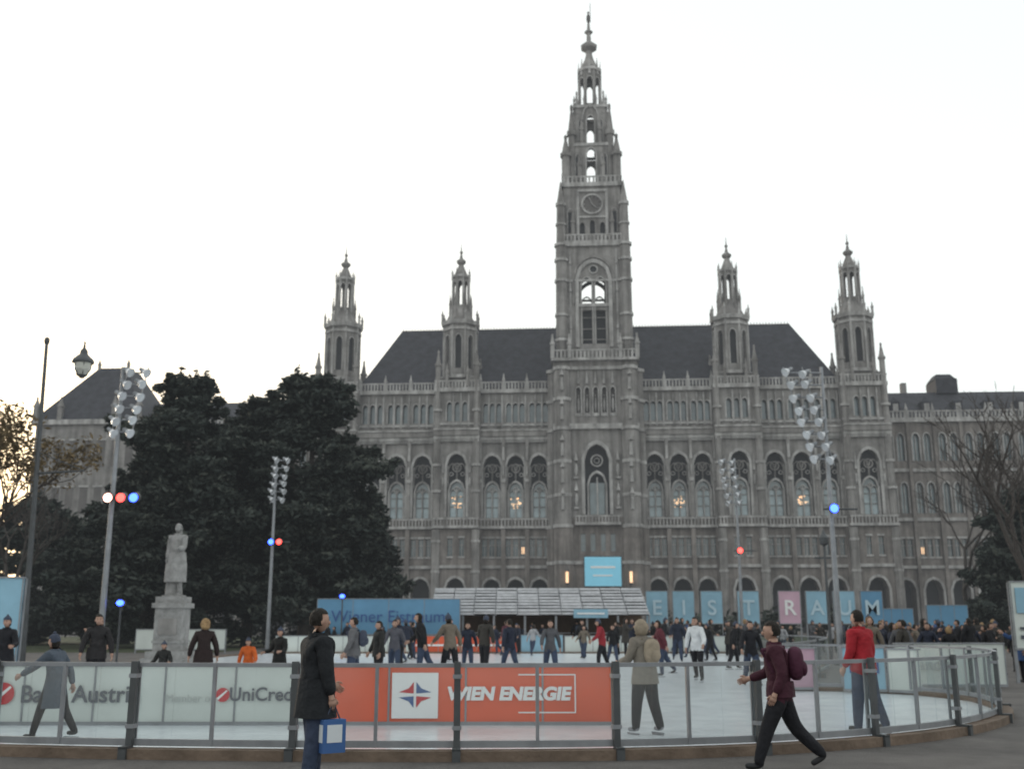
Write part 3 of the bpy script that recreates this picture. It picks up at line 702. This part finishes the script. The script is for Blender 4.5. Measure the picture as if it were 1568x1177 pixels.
    if hair=='short': b.ell(hc+Vector((0,-.008,.012)),(.088,.108,.122),3,16,12,None,lambda q:(q.y<-.15 and q.z>-.5) or q.z>.42)
    elif hair=='long':
        b.ell(hc+Vector((0,-.012,.01)),(.09,.11,.125),3,16,12,None,lambda q:(q.y<.1) or q.z>.45)
        b.ell(hc+Vector((0,-.06,-.12)),(.085,.055,.15),3,12,8)
    elif hair=='cap':
        b.ell(hc+Vector((0,-.004,.02)),(.093,.11,.125),6,16,12,None,lambda q:q.z>.15 or (q.y<-.1 and q.z>-.2)); b.ell(hc+Vector((0,0,.15)),(.03,.03,.03),6,8,6)
        b.ell(hc+Vector((0,-.02,-.02)),(.083,.1,.11),3,12,8,None,lambda q:q.y<-.1)
    elif hair=='hood':
        b.ell(hc+Vector((0,-.02,.0)),(.115,.125,.145),3,18,12,lambda q:q*(1+.05*math.sin(q.x*17)*math.cos(q.z*13)),lambda q:q.y<.45)
    b.lathe(P.x+(up*.53).x,P.y+(up*.53).y,[(.085*bk,hz+.50*up.z),(.075*bk,hz+.56*up.z)],12,0)
    for wr,d,sd in hands:
        d=d.normalized(); side_=Vector((0,1,0))-d*d.y; side_.normalize(); nrm=d.cross(side_).normalized()
        b.tube(wr-d*.02,wr+d*.03,.028,.034,8,2); pc=wr+d*.055
        M=Matrix((side_,nrm,d)).transposed()
        vs=[];fs=[]
        for zz,wd in((-.035,.03),(.0,.042),(.035,.038)):
            for xx,yy in((-1,-1),(1,-1),(1,1),(-1,1)): vs.append(pc+M@Vector((xx*wd,yy*.015,zz)))
        for q in range(2):
            for t in range(4): fs.append((q*4+t,q*4+(t+1)%4,q*4+4+(t+1)%4,q*4+4+t))
        fs+= [(0,1,2,3),(8,9,10,11)]; b.mesh(vs,fs,2,True)
        for fi,ln_ in enumerate((.062,.072,.067,.052)):
            o_=pc+M@Vector((.029-fi*.019,0,.03)); m_=o_+M@Vector((0,-sd*.014,ln_*.5)); t_=m_+M@Vector((0,-sd*.028,ln_*.3))
            b.tube(o_,m_,.0095,.009,6,2,cap=True); b.tube(m_,t_,.009,.007,6,2,cap=True)
        o_=pc+M@Vector((.036,0,-.02)); m_=o_+M@Vector((.022,-sd*.01,.03)); b.tube(o_,m_,.012,.01,6,2,cap=True); b.tube(m_,m_+M@Vector((.002,-sd*.012,.026)),.01,.008,6,2,cap=True)
    if coat:
        prof=[(.15,.10),(.165,-.05),(.18,-.2),(.19,-coat)]
        if coat<.2: prof=[(.15,.10),(.16,0),(.165,-coat)]
        N=20
        rows=[]
        for r_,z in prof:
            rows.append([(P.x+r_*1.08*bk*math.cos(2*math.pi*i/N),P.y+r_*.85*bk*math.sin(2*math.pi*i/N)*(1+.05*math.sin(i*3)),hz+z) for i in range(N)])
        vs=sum(rows,[]); fs=[(q*N+i,q*N+(i+1)%N,(q+1)*N+(i+1)%N,(q+1)*N+i) for q in range(len(rows)-1) for i in range(N)]
        b.mesh(vs,fs,0,True)
    if pack is not None:
        c=P+up*.31+Vector((0,-.22,0)); b.ell(c,(.14,.10,.20),pack,14,10,lambda q:Vector((math.copysign(abs(q.x)**.7,q.x),math.copysign(abs(q.y)**.8,q.y),math.copysign(abs(q.z)**.7,q.z)))); b.ell(c+Vector((0,-.09,-.06)),(.1,.05,.09),pack,10,8)
        for sx in(-1,1):
            b.tube(P+up*.5+Vector((sx*.1,-.12,0)),P+up*.46+Vector((sx*.1,.16,0)),.022,.022,6,pack); b.tube(P+up*.46+Vector((sx*.1,.16,0)),P+up*.2+Vector((sx*.13,.05,0)),.022,.02,6,pack)
    if bag:
        wr,d,sd=hands[1]; c=wr+d*.1
        for yy in(-.07,.07): b.tube(c+Vector((0,yy*.3,0)),c+Vector((0,yy*1.1,-.12)),.008,.008,6,6)
        b.box(c.x-.06,c.x+.06,c.y-.12,c.y+.12,c.z-.44,c.z-.12,BAGB)
        for sx in(-1,1): b.box(c.x+sx*.061-.003,c.x+sx*.061+.003,c.y-.08,c.y+.08,c.z-.34,c.z-.17,LMAT)
        b.box(c.x-.045,c.x+.045,c.y-.127,c.y-.12,c.z-.34,c.z-.17,LMAT); b.box(c.x-.045,c.x+.045,c.y+.12,c.y+.127,c.z-.34,c.z-.17,LMAT)
    b.V=[(x*s,y*s,z*s) for x,y,z in b.V]
    return b
def place(bb,name,x,y,z,rz,c):
    o=bb.obj(name); o.location=(x,y,z); o.rotation_euler=(0,0,R(rz)); o.color=(*c,1); return o
# facing local +Y: rz=0 away from camera; rz=90 facing left; rz=180 towards camera
place(body(1.75,legs=((6,4),(-6,4)),arms=((14,40),(4,8)),armout=(.05,.06),hair='short',coat=.28,bulk=1.32,bag=True,leg=1.3,mats=[JK,TRJ,SKIN,HAIRD,SHOE,EYE,KNIT]),'man_with_shopping_bag',-2.02,11.2,0,-58,(.02,.022,.026))
place(body(1.68,legs=((24,6),(-20,26)),arms=((-15,40),(18,55)),armout=(.04,.04),lean=5,hair='short',coat=.08,bulk=1.2,pack=PACK,leg=1.2),'walking_pedestrian',3.1,12.55,0,78,(.065,.02,.033))
ZI=.035
place(body(1.42,legs=((22,8),(-18,14)),arms=((45,15),(-25,15)),armout=(.1,.12),lean=8,hair='cap',coat=.42,skates=True,bulk=1.15),'skater',-6.35,15.1,ZI,75,(.09,.11,.14))
place(body(1.58,legs=((10,8),(-6,12)),arms=((15,60),(12,60)),armout=(.06,.06),lean=6,hair='hood',coat=.2,skates=True,bulk=1.3,leg=1.25,pack=PACKB,mats=[JK,TRD,SKIN,PACKB,WBOOT,EYE,KNIT]),'skater',1.95,15.9,ZI,35,(.22,.195,.165))
place(body(1.72,legs=((6,4),(-8,14)),arms=((4,25),(-4,30)),armout=(.05,.06),lean=4,hair='short',coat=.08,skates=True,bulk=1.25,leg=1.2,mats=[JK,TRJ,SKIN,HAIRD,SHOE,EYE,KNIT]),'skater',5.2,16.0,ZI,35,(.36,.02,.03))
place(body(1.72,legs=((10,12),(-14,14)),arms=((20,30),(-15,20)),lean=8,hair='short',skates=True,bulk=1.15),'skater',5.15,30,ZI,150,(.7,.72,.74))
var=[]
for i,kw in enumerate([
  dict(legs=((3,2),(-3,2)),arms=((5,15),(8,20)),hair='short',coat=.15),
  dict(legs=((2,2),(-2,2)),arms=((15,70),(12,65)),hair='cap',coat=.3),
  dict(legs=((20,10),(-16,18)),arms=((-20,20),(22,25)),hair='short'),
  dict(legs=((2,0),(-2,0)),arms=((5,10),(40,90)),hair='long',coat=.35),
  dict(legs=((22,20),(-10,12)),arms=((25,30),(-20,20)),hair='cap',lean=12,skates=True),
  dict(legs=((8,10),(-20,20)),arms=((-25,10),(25,30)),hair='long',lean=10,skates=True),
  dict(legs=((0,0),(0,0)),arms=((4,8),(4,8)),hair='hood',coat=.2),
  dict(legs=((10,6),(-8,8)),arms=((10,20),(10,20)),hair='short',coat=.1,pack=KNIT)]):
    mats=[JK,TRJ if i in(2,5,7) else TRD,SKIN,HAIRB if i==6 else HAIRD,SHOE,EYE,KNIT]
    o=body(1.72,lod=1,bulk=1.22,mats=mats,leg=1.15,**kw).obj('person'); var.append(o.data); bpy.data.objects.remove(o)
pal=[(.015,.015,.018)]*12+[(.025,.03,.05)]*5+[(.05,.045,.04)]*4+[(.10,.10,.11)]*2+[(.26,.03,.03),(.05,.10,.24),(.38,.38,.40),(.18,.15,.12),(.10,.03,.045)]
cr=random.Random(11)
def person(x,y,rz=None,vi=None,c=None,sc_=None,z=0,name='person'):
    vi=cr.choice([0,1,2,3,7,0,3,6]) if vi is None else vi
    o=bpy.data.objects.new(name,var[vi]); col.objects.link(o)
    k=sc_ or cr.uniform(.84,1.08); o.scale=(k,k,k); o.location=(x,y,z); o.rotation_euler=(0,0,R(cr.uniform(0,360) if rz is None else rz)); o.color=(*(c or cr.choice(pal)),1)
gx=-10.5
while gx<26:
    g=cr.choice([1,2,2,3,4])
    for q in range(g): person(gx+q*cr.uniform(.4,.7),cr.uniform(60.2,61.2) if gx<-3 else cr.uniform(60.2,64))
    gx+=g*.6+cr.uniform(.3,2.0)
for i in range(44): y=cr.uniform(60.5,68); person(cr.uniform(6,30),y)
for i in range(50):
    y=cr.uniform(29,50); person(y*cr.uniform(.30,.47)+.6,y)
for i in range(22):
    y=cr.uniform(30,58); x=cr.uniform(-.12,.215)*y
    person(x,y,vi=cr.choice([4,5,2]),z=ZI,name='skater')
for i in range(16): person(cr.uniform(2,12),cr.uniform(50,58.5),vi=cr.choice([0,2,3,4,5]),z=ZI,name='skater')
for x,y,rz,vi,c,s_ in((-11.3,24,180,1,(.02,.02,.025),1),(-9.25,24,200,0,(.03,.028,.03),1.03),(-7.75,24,180,1,(.03,.03,.03),.68),(-6.95,24.3,20,6,(.03,.02,.02),.97),
    (-6.1,25,180,4,(.62,.13,.03),.72),(-5.6,26,150,1,(.02,.02,.02),.85),(-3.75,25.5,90,7,(.14,.14,.15),1),(-3.4,27.5,120,0,(.03,.03,.03),.95),(-3.6,33,180,2,(.1,.1,.12),1),(-13.8,36,180,3,(.03,.03,.03),1),
    (6.3,28.4,180,2,(.02,.02,.025),.97),(4.6,33,90,5,(.12,.03,.04),.95),(3.2,38,90,4,(.3,.03,.04),1)):
    person(x,y,rz,vi,c,z=ZI, sc_=s_)

# statue
SST=mat('statue_stone',(.30,.295,.29),.9,.35,3,bump=.5,bscale=8)
ms=[SST]*7
s1=empty('stone_statue')
fb=body(2.75,legs=((3,2),(-5,4)),arms=((15,75),(5,15)),armout=(.03,.02),hair='long',coat=.62,bulk=1.35,mats=list(ms),lod=2)
o=fb.obj('figure',s1); o.location=(-13.0,41,2.65); o.rotation_euler=(0,0,R(170))
b=B([SST,LIGHT])
for hw,z0,z1 in((.85,0,.35),(.72,.35,.6),(.52,.6,2.2),(.56,.9,1.0),(.62,2.2,2.38),(.53,2.38,2.62)): b.box(-13-hw,-13+hw,41-hw,41+hw,z0,z1,SST)
b.prism(-13,41,2.62,2.68,.45,.45,12,SST); b.box(-13.35,-12.65,40.44,40.475,1.2,1.8,LIGHT)
b.tube((-13.1,41.25,2.65),(-13.1,41.1,4.0),.34,.22,10,SST,cap=True)
b.obj('pedestal',s1)

# ------------------------------------------------------------ trees
LD=mat('foliage_dark',(.036,.044,.040),.8,.4,.6,spec=.15); LM=mat('foliage_mid',(.055,.064,.056),.8,.4,.6,spec=.15); LL=mat('foliage_light',(.08,.088,.074),.8,.3,.6,spec=.15)  # tones lifted a little, painting distance haze into the leaves
BARK=mat('bark',(.07,.06,.055),.9,.3,3,bump=.5,bscale=10)
AUT=mat('autumn_leaves',(.16,.115,.06),.8,.4,.8); AUT2=mat('autumn_leaves_dark',(.09,.07,.045),.8,.4,.8)
def leaves(name,clumps,per,size,mats,seed,parent,flat=.6):
    rg=np.random.default_rng(seed); P=[];Mi=[]
    for c,r,dens in clumps:
        n=max(2,int(per*dens)); d=rg.normal(size=(n,3)); d/=np.linalg.norm(d,axis=1)[:,None]
        rad=rg.uniform(.1,1.25,size=(n,1))**.6
        P.append(np.array(c)+d*rad*np.array(r))
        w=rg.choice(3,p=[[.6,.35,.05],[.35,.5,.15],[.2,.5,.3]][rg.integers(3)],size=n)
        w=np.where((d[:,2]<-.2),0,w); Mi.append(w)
    P=np.concatenate(P);Mi=np.concatenate(Mi);n=len(P)
    a=rg.normal(size=(n,3)); a[:,2]*=flat; a/=np.linalg.norm(a,axis=1)[:,None]
    t=rg.normal(size=(n,3)); bb=np.cross(a,t); bb/=np.linalg.norm(bb,axis=1)[:,None]
    sz=size*rg.uniform(.5,1.4,size=(n,1))
    V=np.stack([P-a*sz,P-bb*sz*.38,P+a*sz,P+bb*sz*.38],axis=1).reshape(-1,3)
    me=bpy.data.meshes.new(name); me.vertices.add(4*n); me.vertices.foreach_set('co',V.ravel().astype(np.float32))
    me.loops.add(4*n); me.loops.foreach_set('vertex_index',np.arange(4*n,dtype=np.int32))
    me.polygons.add(n); me.polygons.foreach_set('loop_start',np.arange(0,4*n,4,dtype=np.int32)); me.polygons.foreach_set('loop_total',np.full(n,4,dtype=np.int32))
    for m in mats: me.materials.append(m)
    me.polygons.foreach_set('material_index',Mi.astype(np.int32)); me.update(calc_edges=True)
    o=bpy.data.objects.new(name,me); col.objects.link(o); o.parent=parent
def evergreen(name,x,y,H,rad,z0,seed,nc=110,per=420,size=.27,shape=None,cr_=(.8,1.6)):
    r=random.Random(seed); e=empty(name); b=B([BARK]); cl=[]
    b.tube((x,y,0),(x+.2,y,H*.5),.45,.3,8,BARK); b.tube((x+.2,y,H*.5),(x,y,H*.95),.3,.06,8,BARK)
    for i in range(nc):
        t=(i+r.random())/nc; z=z0+(H-z0)*t
        prof=(math.sin(min(1,(1-t)*1.25+.02)*math.pi/2))**.8 if shape is None else shape(t)
        a=i*2.4+r.uniform(-.4,.4); rr=rad*prof*r.uniform(.35,1.0)
        px,py=x+rr*math.cos(a),y+rr*math.sin(a)
        s=r.uniform(*cr_)*(.55+.45*prof)
        cl.append(((px,py,z),(s*1.35,s*1.35,s*.6),s*s/1.6))
        if i%3==0: b.tube((x,y,max(1,z-rr*.25-.5)),(px,py,z),.12,.03,5,BARK)
        for q in range(3):
            a2=a+r.uniform(-.9,.9); k=r.uniform(.9,1.5)
            cl.append(((px+math.cos(a2)*s*k,py+math.sin(a2)*s*k,z+s*r.uniform(-.1,.5)),(s*.4,s*.4,s*.25),.10))
        if r.random()<.6: cl.append(((px+r.uniform(-s,s)*.6,py,z+s*.7),(.18,.18,.7),.05))
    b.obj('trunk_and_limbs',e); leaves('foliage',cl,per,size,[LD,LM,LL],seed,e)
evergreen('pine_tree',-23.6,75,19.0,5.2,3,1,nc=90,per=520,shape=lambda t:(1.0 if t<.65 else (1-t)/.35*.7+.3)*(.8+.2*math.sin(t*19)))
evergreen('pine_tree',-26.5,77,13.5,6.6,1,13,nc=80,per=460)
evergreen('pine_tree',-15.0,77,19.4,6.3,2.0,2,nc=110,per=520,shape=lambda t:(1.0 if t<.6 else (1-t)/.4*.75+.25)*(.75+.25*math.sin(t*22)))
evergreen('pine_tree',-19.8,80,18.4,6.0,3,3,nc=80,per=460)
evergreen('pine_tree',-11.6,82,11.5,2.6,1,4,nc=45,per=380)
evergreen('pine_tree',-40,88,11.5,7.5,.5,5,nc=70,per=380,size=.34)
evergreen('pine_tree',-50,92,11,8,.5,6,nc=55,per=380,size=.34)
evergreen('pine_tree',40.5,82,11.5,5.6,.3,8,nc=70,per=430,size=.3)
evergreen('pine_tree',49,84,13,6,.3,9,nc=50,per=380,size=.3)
e=empty('hedge'); r=random.Random(5)
cl=[((x+r.uniform(-1,1),r.uniform(82,90),r.uniform(.6,2.0)),(1.6,1.2,1.0),1) for x in range(-34,52,2)]
leaves('foliage',cl,220,.3,[LD,LM,LL],55,e)
b=B([BARK])
for x in range(-33,52,3): b.tube((x,86,0),(x+.3,86,1.5),.08,.04,5,BARK)
b.obj('stems',e)
def bare(name,x,y,H,seed,lean=(0,0),levels=6,leaf=None,r0=.28,per=26):
    r=random.Random(seed); e=empty(name); b=B([BARK]); tips=[]
    def grow(p,d,L,rad,lv):
        q=p
        for k in range(2):
            d=(d+Vector((r.uniform(-.14,.14),r.uniform(-.14,.14),r.uniform(-.04,.12)))).normalized()
            n=q+d*L*.5; b.tube(q,n,rad*(1-.15*k),rad*(1-.15*(k+1)),6 if lv>3 else 4,BARK); q=n
        if lv==0: tips.append(q); return
        if lv<3: tips.append(q)
        for k in range(3 if r.random()<.6 else 2):
            v=Vector((r.uniform(-1,1),r.uniform(-1,1),r.uniform(-.25,.8))); nd=(d*.8+v*.75).normalized()
            grow(q,nd,L*r.uniform(.62,.85),rad*.62,lv-1)
    grow(Vector((x,y,0)),Vector((lean[0],lean[1],1)).normalized(),H*.27,r0,levels)
    b.obj('trunk_and_branches',e)
    if leaf: leaves('foliage',[(tuple(t),(.45,.45,.4),1) for t in tips],per,.12,leaf,seed,e)
bare('bare_tree',30.0,60,17,21,(-.14,0)); bare('bare_tree',36,70,18,22,(-.1,0)); bare('bare_tree',43,88,19,23,(-.1,0)); bare('bare_tree',44,75,17,26,(-.1,0)); bare('bare_tree',39.5,92,17,31,(-.05,0)); bare('bare_tree',27.5,55,12,33,(.03,0),r0=.2)
bare('autumn_tree',-24.4,42,11.5,24,(.02,0),leaf=[AUT,AUT,AUT2],r0=.2,per=12)
bare('bare_tree',-34,72,12,25); bare('bare_tree',-43,80,14,27,leaf=[AUT2,AUT2,LM],per=8)

# evening haze: added volume whose even glow stands in for light scattered by air
hz_m=bpy.data.materials.new('haze_glow'); hz_m.use_nodes=True; nt=hz_m.node_tree; nt.nodes.clear()
o=nt.nodes.new('ShaderNodeOutputMaterial'); emn=nt.nodes.new('ShaderNodeEmission'); emn.inputs['Color'].default_value=(.88,.95,1,1); emn.inputs['Strength'].default_value=.00028
nt.links.new(emn.outputs[0],o.inputs['Volume'])
b=B([hz_m]); b.box(-260,260,26,330,.02,150,hz_m); b.obj('haze')

# ------------------------------------------------------------ world / sun / camera
w=bpy.data.worlds.new('World'); sc.world=w; w.use_nodes=True; nt=w.node_tree; nt.nodes.clear()
out=nt.nodes.new('ShaderNodeOutputWorld'); ad=nt.nodes.new('ShaderNodeAddShader')
sky=nt.nodes.new('ShaderNodeTexSky'); sky.sky_type='NISHITA'; sky.sun_disc=False; sky.sun_elevation=R(9); sky.sun_rotation=R(-35); sky.dust_density=4
b1=nt.nodes.new('ShaderNodeBackground'); b1.inputs['Strength'].default_value=.05
b2=nt.nodes.new('ShaderNodeBackground'); b2.inputs['Color'].default_value=(.94,.98,.95,1); b2.inputs['Strength'].default_value=.90
nt.links.new(sky.outputs[0],b1.inputs[0]); nt.links.new(b1.outputs[0],ad.inputs[0]); nt.links.new(b2.outputs[0],ad.inputs[1]); nt.links.new(ad.outputs[0],out.inputs[0])
sl=bpy.data.lights.new('sun','SUN'); sl.energy=.5; sl.angle=R(12); sl.color=(1,.9,.78)
so=bpy.data.objects.new('sun',sl); col.objects.link(so)
az=R(-35); el=R(9); d=Vector((math.sin(az)*math.cos(el),math.cos(az)*math.cos(el),math.sin(el)))
so.rotation_euler=d.to_track_quat('Z','Y').to_euler()
cam=bpy.data.cameras.new('camera'); co=bpy.data.objects.new('camera',cam); col.objects.link(co)
cam.sensor_width=36; cam.lens=1600/1568*36; cam.clip_end=3000; cam.clip_start=.1
cam.dof.use_dof=True; cam.dof.focus_distance=6.0; cam.dof.aperture_fstop=3.0
co.location=(0,0,1.6); co.rotation_euler=(R(90+12.9),0,0)
sc.camera=co
